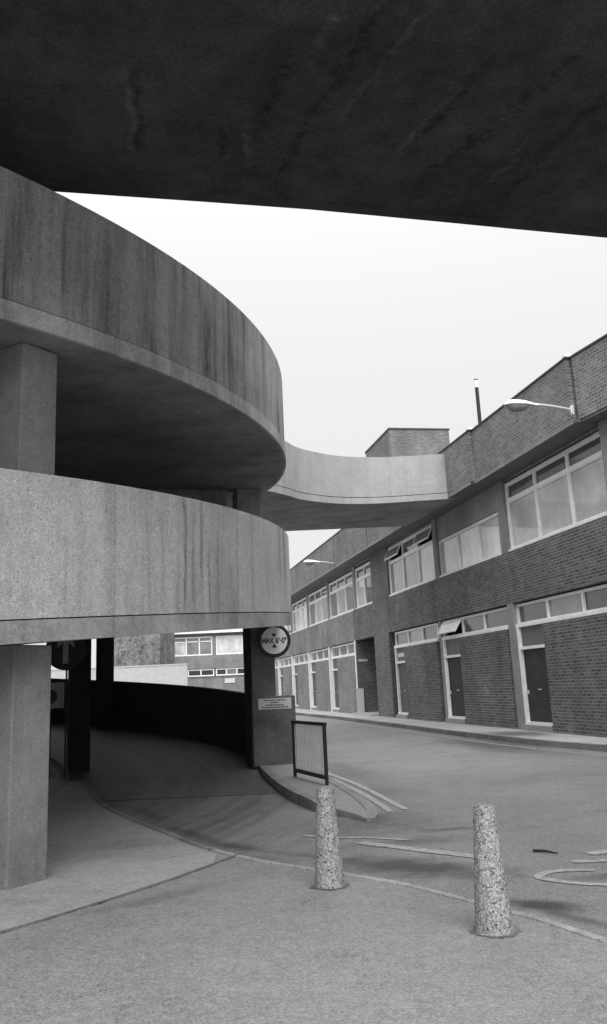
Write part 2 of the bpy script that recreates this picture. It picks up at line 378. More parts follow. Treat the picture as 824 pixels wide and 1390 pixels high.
# concrete apron swept round the foot of the ramp
ap = [(CX+13.0*math.cos(R(a)), CY+13.0*math.sin(R(a))) for a in range(-110, -24, 4)]
ap += [k[:2] for k in offset_line(kerb_pts, .115) if k[1] > 8.25 and k[0] > -4.3]
ap += [(CX+8.6*math.cos(R(a)), CY+8.6*math.sin(R(a))) for a in range(16, -111, -6)]
struct(MB().prism(ap, .03, .066).build('path', M['apron']))
jt = [(CX+r*math.cos(R(a)), CY+r*math.sin(R(a))) for a in [-60+i*.75 for i in range(49)] for r in (13.0,)]
jo = [(CX+(13.022+.022*abs(math.sin(a*1.7))*abs(math.sin(a*.37)))*math.cos(R(a)), CY+13.03*math.sin(R(a))) for a in [-60+i*.75 for i in range(49)]]
jo = [(p[0]+.012*noise.noise(Vector((p[0]*9, p[1]*9, 0))), p[1]+.012*noise.noise(Vector((p[0]*9, p[1]*9, 9)))) for p in jo]
struct(MB().strip(jt, jo, [.05]*49, [.05]*49, .021).build('pavement_joint', M['dirt']))

# traffic island beside the ramp mouth
inner = smooth_line([(-2.6, 21.6), (-1.75, 19.4), (-1.2, 17.5), (-1.03, 16.43), (-.69, 14.13), (-.36, 12.38), (-.02, 11.19), (.16, 10.86), (.42, 10.50), (.53, 10.27)], 4)
outer = smooth_line([(.53, 10.27), (.64, 10.35), (.68, 10.7), (.6, 11.3), (.45, 12.3), (.27, 13.5), (.08, 14.9), (-.02, 16.2), (-.1, 18.), (-.4, 20.5), (-1.1, 24.)], 4)
isl = [p[:2] for p in inner]+[p[:2] for p in outer[1:]]
def ih(p): return .105*min(1., max(.0, (p[1]-10.25)/1.3))**.7+.012
def resample(P, n):
    L = [0.]
    for i in range(1, len(P)): L.append(L[-1]+(Vector(P[i])-Vector(P[i-1])).length)
    out = []
    for k in range(n):
        t_ = L[-1]*k/(n-1); i = 1
        while i < len(L)-1 and L[i] < t_: i += 1
        f_ = (t_-L[i-1])/max(L[i]-L[i-1], 1e-6); out.append(tuple(Vector(P[i-1]).lerp(Vector(P[i]), f_)))
    return out
si = resample(inner, 40); so_ = resample(outer[::-1], 40)
struct(MB().strip(si, so_, [ih(p)-.14 for p in si], [ih(p)-.14 for p in so_], .14).build('traffic_island', M['pave']))
ii = offset_line(inner, .13); io = offset_line(outer, .1)
struct(MB().strip([p[:2] for p in inner]+[p[:2] for p in outer[1:]], offset_line(isl, .13), [ih(p)-.126 for p in isl], [ih(p)-.126 for p in isl], .134).build('traffic_island_kerb', M['kerb_dark']))

# far pavement along the brick building
fk = smooth_line([(12.6, -1.), (9.9, 5.5), (7.75, 11.6), (5.59, 17.48), (4.88, 19.5), (4.16, 22.47), (3.5, 25.65), (3.0, 28.37), (2.01, 33.65), (.76, 39.99), (-1.01, 47.5), (-3.0, 56.5), (-5.2, 66), (-8, 74)], 3)
back = [(-4., 80), (20, 40), (24, 0)]
struct(MB().prism([p[:2] for p in fk]+back, -.02, .12).build('far_pavement', M['far_pave']))
fo = offset_line(fk, .14); fi = offset_line(fk, -.13)
struct(MB().strip([p[:2] for p in fk], fi, [-.01]*len(fk), [-.01]*len(fk), .134).build('far_kerb', M['kerb_dark']))

# painted markings
def stroke(mb, pts, w, z=.006):
    P = smooth_line([(p[0], p[1]) for p in pts], 12) if len(pts) > 2 else pts
    a = offset_line(P, w/2); b = offset_line(P, -w/2)
    n = len(P); base = len(mb.v)
    for i in range(n):
        j_ = [w*.1*noise.noise(Vector((a[i][0]*3, a[i][1]*3, q_))) for q_ in (0, 5, 9, 13)]
        mb.v += [(a[i][0]+j_[0], a[i][1]+j_[1], z), (b[i][0]+j_[2], b[i][1]+j_[3], z)]
    for i in range(n-1): mb.f.append((base+2*i, base+2*i+1, base+2*i+3, base+2*i+2))
m = MB()
stroke(m, [(-1.0, 21.5), (-.35, 19.), (.02, 17.2), (.21, 15.7), (.37, 15.0), (.6, 13.9), (.80, 12.66), (1.04, 11.05)], .09)
stroke(m, [(-1.2, 21.3), (-.5, 18.7), (-.1, 17.), (.1, 15.6), (.24, 14.86), (.45, 13.69), (.66, 12.51), (.85, 10.9)], .09)
struct(m.build('double_line_marking', M['mark']))
m = MB(); stroke(m, [(.38, 8.98), (.83, 8.52), (1.14, 8.22), (1.42, 7.96)], .14)
stroke(m, [(-.15, 9.5), (.15, 9.3), (.45, 9.22), (.85, 8.98)], .06)
struct(m.build('give_way_marking', M['mark']))
m = MB()
stroke(m, [(2.9, 6.75), (2.3, 6.78), (1.95, 6.85), (1.72, 7.02), (1.66, 7.17), (1.78, 7.31), (1.97, 7.33), (2.12, 7.30)], .085)
stroke(m, [(2.05, 7.64), (2.5, 7.62), (3.2, 7.55)], .10); stroke(m, [(2.28, 7.92), (2.6, 8.05), (3.3, 8.1)], .13)
stroke(m, [(3.4, 6.3), (2.6, 6.28), (2.15, 6.25)], .05)
struct(m.build('road_lettering_marking', M['mark']))
m = MB(); stroke(m, [(9.2, 5.4), (7.3, 10.9), (5.15, 17.2), (4.45, 19.4), (3.75, 22.4), (3.1, 25.5), (2.6, 28.2), (1.6, 33.5)], .08)
struct(m.build('kerbside_line_marking', M['mark']))

# ------------------------------------------------------------------ spiral car park ramp
spiral = empty('spiral_ramp', (CX, CY, 0), 0, 'weathered concrete double spiral ramp of a car park, curling up on columns at the left', 'car park ramp')
K = .863; ZA = 5.066; ZB = 2.413; HP = 1.387
zA = lambda th: ZA+K*th
zB = lambda th: ZB+K*th
def ring(name, mat, r0, r1, z0f, z1f, a0, a1, parent=spiral, label=None, smooth=True, bevel=0.):
    n = max(3, int(abs(a1-a0)/R(1.5))); mb = MB()
    for i in range(n+1):
        th = a0+(a1-a0)*i/n; c, s_ = math.cos(th), math.sin(th)
        zl, zh = z0f(th), z1f(th)
        mb.v += [(r1*c, r1*s_, zl), (r1*c, r1*s_, zh), (r0*c, r0*s_, zh), (r0*c, r0*s_, zl)]
    for i in range(n):
        p = 4*i; q = p+4
        for k in range(4):
            k2 = (k+1) % 4; mb.f.append((p+k, p+k2, q+k2, q+k))
    mb.f.append((0, 3, 2, 1)); e = 4*n; mb.f.append((e, e+1, e+2, e+3))
    return mb.build(name, mat, parent, smooth=smooth, label=label)
def helix(zf, a0, a1, pmat, lab, in0=None, p0=None, slab=True, darkin=False):
    if slab:
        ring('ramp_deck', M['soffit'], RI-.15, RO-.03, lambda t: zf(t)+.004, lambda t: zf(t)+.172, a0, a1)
        ring('slab_edge', M['edge'], RO-.028, RO+.012, lambda t: zf(t), lambda t: zf(t)+.178, a0, a1)
        ring('road_surface', M['ramp_floor'], RI+.01, RO-.16, lambda t: zf(t)+.173, lambda t: zf(t)+.2, a0, a1)
    p0 = a0 if p0 is None else p0
    ring('recessed_joint', M['groove'], RO-.12, RO-.02, lambda t: zf(t)+.172, lambda t: zf(t)+.2, p0, a1)
    pr = ring('outer_parapet', pmat, RO-.15, RO, lambda t: zf(t)+.19, lambda t: zf(t)+HP, p0, a1, label=lab)
    in0 = a0 if in0 is None else in0
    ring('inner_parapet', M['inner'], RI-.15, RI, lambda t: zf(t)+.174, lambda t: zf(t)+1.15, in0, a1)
    return pr
TP = 2*math.pi
# ramp A: rises from the road mouth, once round, and over the first turn of ramp B
helix(zA, -TP+R(15), R(-200), M['inner'], 'inside wall at the ramp mouth, black with painted-in shade', in0=-TP+R(60), slab=True)
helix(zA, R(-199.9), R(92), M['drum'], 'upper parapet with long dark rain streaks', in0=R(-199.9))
ring('road_surface', M['ramp_floor'], RI+.01, RO-.16, lambda t: max(.004, zA(t)+.19), lambda t: max(.008, zA(t)+.205), -TP-R(2), -TP+R(15))
# ramp B: the lower drum in front
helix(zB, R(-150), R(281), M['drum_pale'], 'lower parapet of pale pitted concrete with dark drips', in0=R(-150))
# added cover slabs over the drum, keeping daylight out of its open core
mb = MB(); mb.prism([pol(9.2, R(a)) for a in range(0, 360, 6)], 7.3, 7.5); mb.build('shade_slab', M['soffit'], spiral)
ring('shade_slab', M['soffit'], 9.0, RO-.05, lambda t: 7.0, lambda t: 7.25, R(100), R(235))

def block(name, mat, th, r0, r1, tw, z0, z1, label=None, bevel=.015, parent=spiral):
    """column set on a radius of the drum, tw wide along the tangent; th is the near face edge"""
    ct, st = math.cos(th), math.sin(th); tx, ty = -st, ct
    pts = [(r0*ct, r0*st), (r1*ct, r1*st), (r1*ct+tx*tw, r1*st+ty*tw), (r0*ct+tx*tw, r0*st+ty*tw)]
    return MB().prism(pts, z0, z1).build(name, mat, parent, bevel=bevel, label=label)
# near pillar, below and above
block('column', M['column'], R(-32.05), 10.9, 12.0, .40, .04, zB(R(-32.1))+.002, 'near ground-floor pillar at the left edge')
block('column', M['column'], R(-32.1), 10.9, 12.0, .40, zB(R(-33))+.18, zA(R(-32.1))+.002, 'pillar between the two parapets, left')
# pier beside the ramp mouth and the column above it
block('column', M['pier'], R(14.2), 11.84, 12.29, .62, .1, zB(R(14.2))+.0, 'dark pier carrying the round height sign', bevel=.01)
block('black_side', M['inner'], R(14.05), 11.80, 11.836, .64, .06, zB(R(14.2)), bevel=0)  # thin black sheet laid over the pier's inner face
block('wall_end', M['pier'], R(14.0), 11.83, 12.64, .66, .1, 1.33, 'lower block of the pier, wider than the shaft')
block('column', M['column'], R(14.2), 11.66, 12.15, .6, zB(R(14.2))+.18, zA(R(14.2)), 'column rising behind the lower parapet near the bridge')
block('column', M['inner'], R(20), 8.62, 9.0, .5, .02, zB(R(20)), 'black inner column beside the ramp mouth')
block('column', M['inner'], R(52), 11.68, 12.1, .22, .1, zB(R(55.5)), 'black column at the back of the ramp')
for a in (78, 107, 160, 212, 262, 310):
    if a == 78: continue
    for r0 in ((10.9, 12.0),):
        zt = zB(R(a)) if a < 281 else zB(R(a-360))
        lo = .05
        block('column', M['column'], R(a), r0[0], r0[1], .42, lo, max(zt, .3))
for a in (-85,):
    block('column', M['column'], R(a), 10.9, 12.0, .42, zB(R(a))+.18, zA(R(a)))
# radial beams under the upper turn
for a, zf in ((15.5, zA), (-32.2, zA), (66, zA), (-80, zA)):
    th = R(a); block('beam', M['soffit'], th+R(.1), RI-.1, 11.5 if a > 0 else 10.85, .4, zf(th)-.34, zf(th)+.003)

# ------------------------------------------------------------------ curved bridge to the brick building
P0 = Vector((6.284, 19.589, 0)); AF = R(11.42)
dS = Vector((-math.sin(AF), math.cos(AF), 0)); nS = Vector((-math.cos(AF), -math.sin(AF), 0))
FR = 90+11.42
near = smooth_line([(-1.72, 19.42, 5.49), (-1.0, 19.75, 5.72) if False else (-1.25, 18.95, 5.56)][:1]+[(-1.02, 19.25, 5.82), (-.46, 21.03, 6.10), (-.03, 22.55, 6.28), (1., 24.2, 6.47), (2.24, 25.15, 6.62), (3.48, 25.62, 6.74), (4.62, 25.75, 6.79)], 6)
bridge = empty('curved_footbridge', (2, 27, 0), 0, 'pale curved concrete bridge sweeping from the spiral ramp across to the brick parapet', 'bridge')
loc0 = Vector((2, 27, 0))
near = [(p[0]-2, p[1]-27, p[2]) for p in near]
fn = len(near)
endB = P0+dS*10.95+nS*.6
bk = smooth_line([(-11.0, 25.8, 6.3), (-7.5, 28.2, 6.5), (-4.5, 29.4, 6.65), (-.6, 29.95, 6.76), (endB.x, endB.y, 6.79)], 12)
# resample back line to same count
def resample(P, n):
    L = [0.]
    for i in range(1, len(P)): L.append(L[-1]+(Vector(P[i])-Vector(P[i-1])).length)
    out = []
    for k in range(n):
        t_ = L[-1]*k/(n-1); i = 1
        while i < len(L)-1 and L[i] < t_: i += 1
        f_ = (t_-L[i-1])/max(L[i]-L[i-1], 1e-6); out.append(tuple(Vector(P[i-1]).lerp(Vector(P[i]), f_)))
    return out
bk = [(p[0]-2, p[1]-27, p[2]) for p in resample(bk, fn)]
near = resample(near, fn)
xy = lambda P: [p[:2] for p in P]
zz = lambda P, d=0.: [p[2]+d for p in P]
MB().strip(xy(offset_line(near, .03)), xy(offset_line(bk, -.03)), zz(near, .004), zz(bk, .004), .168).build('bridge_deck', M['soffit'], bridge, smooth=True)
def rail(P, sgn, mat):
    MB().strip(xy(offset_line(P, -.012*sgn)), xy(offset_line(P, .028*sgn)), zz(P), zz(P), .178).build('slab_edge', mat, bridge, smooth=True)
    MB().strip(xy(offset_line(P, .02*sgn)), xy(offset_line(P, .12*sgn)), zz(P, .172), zz(P, .172), .03).build('recessed_joint', M['groove'], bridge)
    MB().strip(xy(P), xy(offset_line(P, .15*sgn)), zz(P, .2), zz(P, .2), 1.21).build('parapet', mat, bridge, smooth=True)
rail(near, 1, M['bridge']); rail(bk, -1, M['bridge'])

# ------------------------------------------------------------------ overhead bridge above the viewer
ob = empty('overhead_bridge', (0, 6, 6.7), 0, 'dark stained concrete bridge deck passing overhead along the top of the view', 'bridge')
e0 = Vector((-2.46, 8.15)); e1 = Vector((3.83, 9.68)); ed = (e1-e0).normalized(); en = Vector((ed.y, -ed.x))
EDGE = [(-2.511, 8.2), (-1.774, 8.359), (-.925, 8.54), (.203, 8.79), (.876, 8.966), (1.751, 9.196), (2.668, 9.443), (3.864, 9.757)]
A_ = e0-ed*9.5; B_ = e1+ed*6.2
W = 6.6
edge = [A_]+[Vector(p) for p in EDGE]+[B_]
front = [(p.x, p.y-6) for p in edge]
backl = [(p.x+en.x*W, p.y+en.y*W-6) for p in (A_, B_)]
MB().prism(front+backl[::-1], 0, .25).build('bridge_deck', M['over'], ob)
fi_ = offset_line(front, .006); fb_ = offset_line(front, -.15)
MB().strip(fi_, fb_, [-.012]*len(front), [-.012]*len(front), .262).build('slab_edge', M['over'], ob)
MB().strip(fi_, fb_, [.254]*len(front), [.254]*len(front), 1.15).build('parapet', M['drum'], ob)
MB().strip(backl, offset_line(backl, -.15), [.254]*2, [.254]*2, 1.15).build('parapet', M['drum'], ob)

# ------------------------------------------------------------------ brick building along the street
bb = empty('brick_building', (P0.x, P0.y, 0), R(FR), 'long two-storey brick office building with white window bands along the right side of the street', 'building')
# local frame: x = distance along the street, +y = out towards the street, z up
def part(name, mat, *boxes, parent=bb, bevel=0., label=None):
    mb = MB()
    for b_ in boxes: mb.box(*b_)
    return mb.build(name, mat, parent, bevel=bevel, label=label)
SE = 60.5
part('wall', M['brick'], (-1.35, 21.6, -.30, 0, 3.40, 4.78), label='brick band between the floors')
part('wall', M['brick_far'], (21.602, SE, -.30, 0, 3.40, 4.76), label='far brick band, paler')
part('wall', M['brick'], (15.98, 18.18, -.31, .003, .06, 3.398)); part('wall', M['brick'], (15.62, 18.1, -.31, .003, 4.782, 6.80))
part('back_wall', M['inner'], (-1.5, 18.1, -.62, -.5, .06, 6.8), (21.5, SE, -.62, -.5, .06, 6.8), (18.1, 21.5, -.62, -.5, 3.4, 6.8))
part('roof', M['roof'], (-1.5, SE, -12, -.0, 7.0, 7.25))
part('end_wall', M['brick'], (SE+.002, SE+.3, -12, 0, .06, 7.2))
part('soffit', M['transom_panel'], (-1.35, 4.4, -.3, .575, 6.80, 6.86), (4.402, SE, -.3, .675, 6.80, 6.86))
# parapet in overlapping panels, each a touch further out than the one before it
js = [-1.2, 4.4, 10.1, 15.8, 21.75, 27.4, 33.0, 38.6, 44.2, 49.8, 55.3, SE]
for i in range(len(js)-1):
    o_ = .60 if i == 0 else .70
    g_ = 0. if i < 2 else .15
    part('parapet_panel', M['brick_parapet'], (js[i]+(g_+.01 if g_ else 0.002), js[i+1], -.0, o_, 6.865, 8.30))
    part('coping', M['coping'], (js[i]+g_, js[i+1]-.002, -.03, o_+.03, 8.302, 8.34))
    if i < 2: part('flashing', M['white'], (js[i]-.09, js[i]+.06, o_-.2, o_+.035, 8.343, 8.40))
    if i > 1: part('expansion_joint', M['groove'], (js[i]+.004, js[i]+.156, 0, o_-.05, 6.865, 8.25))
    part('edge_trim', M['post'], (js[i]+(.16 if i else 0), js[i+1], o_-.02, o_+.012, 6.795, 6.862))
# concrete posts of the upper floor
for s0, s1 in ((4.05, 4.5), (9.66, 10.02), (-1.9, -1.27)):
    part('post', M['post'], (s0, s1, -.25, .0 if s0 > 0 else .02, 4.785, 6.795))
part('panel', M['post'], (4.5, 9.66, -.2, -.06, 6.04, 6.795), label='pale concrete panel above the middle window')
for s0, s1 in ((21.06, 21.42), (26.75, 27.03), (32.28, 32.66), (37.8, 38.2), (43.4, 43.8), (49., 49.4), (54.6, 55.)):
    part('post', M['post'], (s0, s1, -.25, -.02, 4.765, 6.795))

def window(parent, s0, s1, z0, z1, n, tz=None, mats=('glass_blind',), tmat='glass_dark', opened=(), y=-.10, fw=.075, name='window', widths=None):
    mb = MB(); d = .09
    mb.box(s0, s1, y-d, y+.02, z0, z0+fw); mb.box(s0, s1, y-d, y+.02, z1-fw, z1)
    xs = [s0+(s1-s0)*i/n for i in range(n+1)]
    for i, x_ in enumerate(xs):
        a_, b_ = (x_, x_+fw) if i == 0 else ((x_-fw, x_) if i == n else (x_-fw*.5, x_+fw*.5))
        mb.box(a_, b_, y-d+.002, y+.022, z0+fw, z1-fw)
    if tz: 
        for i in range(n):
            a_ = xs[i]+(fw if i == 0 else fw*.5); b_ = xs[i+1]-(fw if i == n-1 else fw*.5)
            mb.box(a_, b_, y-d, y+.018, tz-fw*.55, tz+fw*.55)
    # projecting sill
    mb.box(s0-.02, s1+.02, y+.024, y+.085, z0-.012, z0+.05)
    fr = mb.build(name, M['white'], parent)
    for i in range(n):
        a_ = xs[i]+(fw if i == 0 else fw*.5); b_ = xs[i+1]-(fw if i == n-1 else fw*.5)
        top = (tz-fw*.55) if tz else z1-fw
        m1 = M[mats[i % len(mats)]]
        MB().box(a_, b_, y-.05, y-.035, z0+fw, top).build('pane', m1, fr)
        MB().box(a_, b_, y-.034, y-.0, z0+fw, z0+fw+.03).box(a_, b_, y-.034, y, top-.03, top).box(a_, a_+.03, y-.034, y, z0+fw+.03, top-.03).box(b_-.03, b_, y-.034, y, z0+fw+.03, top-.03).build('casement', M['white'], fr) if tz else None
        if tz:
            zb, zt = tz+fw*.55, z1-fw
            if i in opened:
                # top-hung vent swung out
                h = zt-zb; ang = R(24)
                def tr(mbv):
                    out = []
                    for (vx, vy, vz) in mbv.v:
                        dz = vz-zt; out.append((vx, y+.03-dz*math.sin(ang)+(vy-y)*math.cos(ang), zt+dz*math.cos(ang)+(vy-y)*math.sin(ang)))
                    mbv.v = out; return mbv
                f_ = MB().box(a_, b_, y-.02, y+.02, zb, zb+.05).box(a_, b_, y-.02, y+.02, zt-.05, zt).box(a_, a_+.05, y-.02, y+.02, zb+.05, zt-.05).box(b_-.05, b_, y-.02, y+.02, zb+.05, zt-.05)
                v_ = tr(f_).build('vent', M['white'], fr, label='top-hung vent propped open')
                tr(MB().box(a_+.05, b_-.05, y-.006, y+.006, zb+.05, zt-.05)).build('vent_pane', M['glass_pale'] if tmat == 'glass_pale' else M['glass_mid'], fr)
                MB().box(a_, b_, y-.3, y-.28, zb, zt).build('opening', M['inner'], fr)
            else:
                MB().box(a_, b_, y-.05, y-.035, zb, zt).build('pane', M[tmat], fr)
                MB().box(a_, b_, y-.034, y, zb, zb+.03).box(a_, b_, y-.034, y, zt-.03, zt).box(a_, a_+.03, y-.034, y, zb+.03, zt-.03).box(b_-.03, b_, y-.034, y, zb+.03, zt-.03).build('casement', M['white'], fr)
    return fr
window(bb, -1.26, 4.04, 4.80, 6.68, 3, 6.18, ('glass_blind',))
window(bb, 4.52, 9.64, 4.80, 6.02, 3, None, ('glass_pale', 'glass_pale', 'glass_curtain'))
window(bb, 10.04, 15.60, 4.80, 6.72, 3, 6.14, ('glass_curtain', 'glass_mid', 'glass_mid'), opened=(0, 2))
window(bb, 18.12, 21.04, 4.78, 6.62, 2, 6.10, ('glass_dark', 'glass_curtain'))
window(bb, 21.44, 26.73, 4.78, 6.62, 3, 6.10, ('glass_mid', 'glass_curtain', 'glass_mid'))
window(bb, 27.05, 32.26, 4.78, 6.62, 3, 6.10, ('glass_curtain', 'glass_pale', 'glass_mid'))
window(bb, 32.68, 37.78, 4.78, 6.62, 3, 6.10, ('glass_pale', 'glass_curtain', 'glass_mid'))
for s0 in (38.22, 43.82, 49.42):
    window(bb, s0, s0+5.16, 4.78, 6.62, 3, 6.10, ('glass_mid', 'glass_curtain', 'glass_mid'))
for s0, s1 in ((-1.27, 4.05), (10.02, 15.62), (18.1, 21.06), (21.42, 26.75), (27.03, 32.28), (32.66, 37.8), (38.2, 54.6)):
    part('lintel', M['post'], (s0, s1, -.25, -.09, 6.735, 6.797))

# ground-floor bays: vents over a brick panel with a door at the far end
def bay(s0, s1, d0, d1, nv, dmat, opened=(), far=False, tl='glass_dark', plate=False):
    bm_ = M['brick_far'] if far else M['brick']
    window(bb, s0+.02, s1-.0, 2.80, 3.36, nv, None, (tl, 'glass_mid', tl), y=-.12, fw=.07, name='vent_window') if not opened else None
    if opened:
        window_vents(s0+.02, s1, 2.80, 3.36, nv, opened)
    p = part('brick_panel', bm_, (s0+.08, d0-.02, -.22, -.0, .02, 2.74))
    part('plinth', bm_, (s0+.081, d0-.021, .001, .035, .02, .28))
    part('head_rail', M['white'], (s0+.02, s1, -.2, -.03, 2.745, 2.81))
    # doorway
    fr = MB().box(d1, d1+.09, -.16, -.02, .28, 2.74).box(d0-.015, d0+.03, -.16, -.09, .28, 2.74).box(d0, d1, -.16, -.03, 2.16, 2.235).box(d0, d1, -.16, .03, .26, .33)
    fr.build('door_frame', M['white'], bb)
    MB().box(d0+.032, d1-.002, -.15, -.11, 2.237, 2.743).build('transom_panel', M['transom_panel'], bb)
    dr = MB().box(d0+.032, d1-.002, -.16, -.115, .332, 2.158).build('door', M[dmat], bb)
    mid = (d0+d1)/2
    MB().box(mid-.10, mid-.02, -.115, -.10, 1.12, 1.15).box(mid+.02, mid+.07, -.115, -.10, 1.12, 1.15).build('letter_plate', M['steel'], dr)
    MB().box(d1-.12, d1-.08, -.115, -.07, 1.02, 1.12).build('handle', M['steel'], dr)
    if not far: part('door_step', M['pave'], (d0-.05, d1+.1, -.2, .10, .02, .255))
    else: part('door_step', M['pave'], (d0-.05, d1+.1, -.2, .02, .02, .255))
    part('reveal', M['inner'], (s1-.0 if False else d1+.095, s1+.25, -.45, -.4, .02, 2.74))
    if plate: MB().box(d0+.35, d1-.12, -.108, -.095, 2.40, 2.54).build('name_plate', M['sign_pale'], bb, label='small white plate over the door')
def window_vents(s0, s1, z0, z1, n, opened):
    y = -.12; fw = .07; xs = [s0+(s1-s0)*i/n for i in range(n+1)]
    mb = MB().box(s0, s1, y-.08, y+.02, z0, z0+fw).box(s0, s1, y-.08, y+.02, z1-fw, z1)
    for i, x_ in enumerate(xs):
        a_, b_ = (x_, x_+fw) if i == 0 else ((x_-fw, x_) if i == n else (x_-fw*.5, x_+fw*.5))
        mb.box(a_, b_, y-.078, y+.022, z0+fw, z1-fw)
    mb.box(s0-.02, s1+.02, y+.024, y+.085, z0-.012, z0+.05)
    fr = mb.build('vent_window', M['white'], bb)
    for i in range(n):
        a_ = xs[i]+(fw if i == 0 else fw*.5); b_ = xs[i+1]-(fw if i == n-1 else fw*.5)
        if i in opened:
            zt = z1-fw; zb = z0+fw; ang = R(33)
            for nm, boxes, mt in (('vent', [(a_, b_, -.02, .02, zb, zb+.05), (a_, b_, -.02, .02, zt-.05, zt), (a_, a_+.05, -.02, .02, zb+.05, zt-.05), (b_-.05, b_, -.02, .02, zb+.05, zt-.05)], M['white']),
                                  ('vent_pane', [(a_+.05, b_-.05, -.006, .006, zb+.05, zt-.05)], M['glass_pale'])):
                q = MB()
                for b4 in boxes: q.box(*b4)
                q.v = [(vx, y+.04-(vz-zt)*math.sin(ang)+vy*math.cos(ang), zt+(vz-zt)*math.cos(ang)+vy*math.sin(ang)) for (vx, vy, vz) in q.v]
                q.build(nm, mt, fr, label='vent window propped wide open' if nm == 'vent' else None)
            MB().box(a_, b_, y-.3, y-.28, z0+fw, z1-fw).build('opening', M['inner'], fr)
        else:
            MB().box(a_, b_, y-.05, y-.035, z0+fw, z1-fw).build('pane', M['glass_dark'], fr)
bay(-1.27, 4.12, 2.5, 3.98, 3, 'door')
part('post', M['post'], (4.12, 4.50, -.3, .0, .06, 3.398), label='concrete post between the nearer doors')
bay(4.62, 9.94, 8.32, 9.78, 3, 'door', opened=(2,))
part('post', M['post'], (9.96, 10.16, -.3, -.03, .06, 3.398))
bay(10.4, 15.46, 14.1, 15.3, 3, 'door_grey', plate=True)
part('post', M['post'], (10.18, 10.44, -.35, -.3, .06, 3.398))
for k in range(7):
    s0 = 21.62+5.56*k
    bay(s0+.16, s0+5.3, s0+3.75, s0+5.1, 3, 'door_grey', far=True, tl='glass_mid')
    part('post', M['white'], (s0-.04 if k else s0-.12, s0+.10, -.2, .0, .06, 3.398))
part('wall', M['inner'], (4.5, 4.62, -.3, -.25, .06, 3.4), (15.46, 15.98, -.3, -.25, .06, 3.4))  # dark strips: shade of the narrow recesses put into the colour
# recessed entrance passage
part('passage_wall', M['brick'], (21.36, 21.48, -4, -.005, .06, 3.398), (18.19, 18.3, -4, -.31, .06, 3.4), (18.3, 21.36, -4.1, -4, .06, 3.4))
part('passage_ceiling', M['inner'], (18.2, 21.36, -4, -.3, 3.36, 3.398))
part('passage_step', M['far_pave'], (18.19, 21.4, -4, .35, .06, .2))
# bent length of the building towards the viewer's right, beyond the frame
wing = empty('brick_building', (P0.x+dS.x*-1.9, P0.y+dS.y*-1.9, 0), R(FR+7.4), 'nearest length of the brick building, angled, with the topmost parapet at the right edge', 'building')
part('wall', M['brick'], (-16, .3, -.3, .0, .06, 4.78), (-16, -7.3, -.3, 0, 4.78, 6.8), (-7.3, -1.9, -.3, 0, 6.7, 6.8), parent=wing)
part('post', M['post'], (-1.9, .55, -.25, .01, 4.785, 6.795), parent=wing)
window(wing, -7.28, -1.92, 4.8, 6.68, 3, 6.18, ('glass_blind', 'glass_mid', 'glass_curtain'))
part('roof', M['roof'], (-16, .4, -12, 0, 7., 7.25), parent=wing)
part('soffit', M['transom_panel'], (-16, .62, -.3, .40, 6.80, 6.86), parent=wing)
part('parapet_panel', M['brick_parapet'], (-16, .66, 0, .42, 6.865, 8.30), parent=wing)
part('coping', M['coping'], (-16, .66, -.03, .45, 8.302, 8.34), parent=wing)

part_board = MB().box(0, .34, -.02, .02, 0, 1.05).build('white_board', M['sign_pale'], None, bevel=.004)
wp = P0+dS*21.30+nS*(-.22)
part_board.location = (wp.x, wp.y, .2); part_board.rotation_euler = (0, 0, R(FR+90))
tag(part_board, 'plain white board propped upright inside the recessed passage entrance', 'board')
pl = MB().box(0, .42, -.012, .012, 0, .11).build('passage_sign', M['sign_pale'], None)
wp = P0+dS*21.33+nS*(-.08); pl.location = (wp.x, wp.y, 2.44); pl.rotation_euler = (0, 0, R(FR-90))
tag(pl, 'small white sign high on the side wall of the passage entrance', 'sign')

# roof stair tower and flue
tw = empty('stair_tower', (4.41, 42, 0), R(11.42), 'plain windowless brick stair tower rising behind the bridge', 'tower')
m = MB().box(0, 3.16, 0, 4.6, 7.26, 13.82); m.build('wall', M['brick_parapet'], tw)
MB().box(-.04, 3.2, -.04, 4.64, 13.822, 13.9).build('coping', M['coping'], tw)
fl = empty('flue_pipe', (9.0, 42, 7.26), 0, 'thin dark flue pipe with a white tip standing above the roof', 'flue')
MB().lathe([(.095, 0), (.095, 8.55)], 14).build('pipe', M['black'], fl, smooth=True)
MB().lathe([(.10, 8.552), (.10, 8.95)], 14).build('tip', M['white'], fl, smooth=True)
MB().lathe([(.11, 8.952), (.11, 9.0)], 14).build('cap', M['black'], fl, smooth=True)

# ------------------------------------------------------------------ buildings seen under the ramp
fb = empty('brick_building', (-4.0, 87.4, 0), R(3.0), 'distant two-storey brick building closing the street, seen beneath the ramp', 'building')
def fpart(name, mat, *b, **k): return part(name, mat, *b, parent=fb, **k)
fpart('wall', M['brick_far'], (-9.75, 4, 0, 6, 3.5, 4.8), (-9.75, 4, .2, 6, 0, 2.75), (-9.75, 4, 0, 6, 6.66, 6.9), (-9.75, -9.6, 0, 6, 4.8, 6.66), (-5.72, -5.4, 0, 6, 4.8, 6.66), (-2.72, -2.3, 0, 6, 4.8, 6.66), (2.6, 4, 0, 6, 4.8, 6.66))
fpart('wall', M['brick_far'], (-13., -9.76, .8, 6, 0, 6.7), label='set-back bay with one small window')
fpart('fascia', M['white'], (-13., 4.1, -.5, 6, 6.92, 7.45))
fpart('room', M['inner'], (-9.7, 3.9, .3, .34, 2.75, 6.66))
def fwin(s0, s1, z0, z1, n, tz, mats, tm='glass_dark'):
    window(fb, s0, s1, z0, z1, n, tz, mats, tm, y=.12)
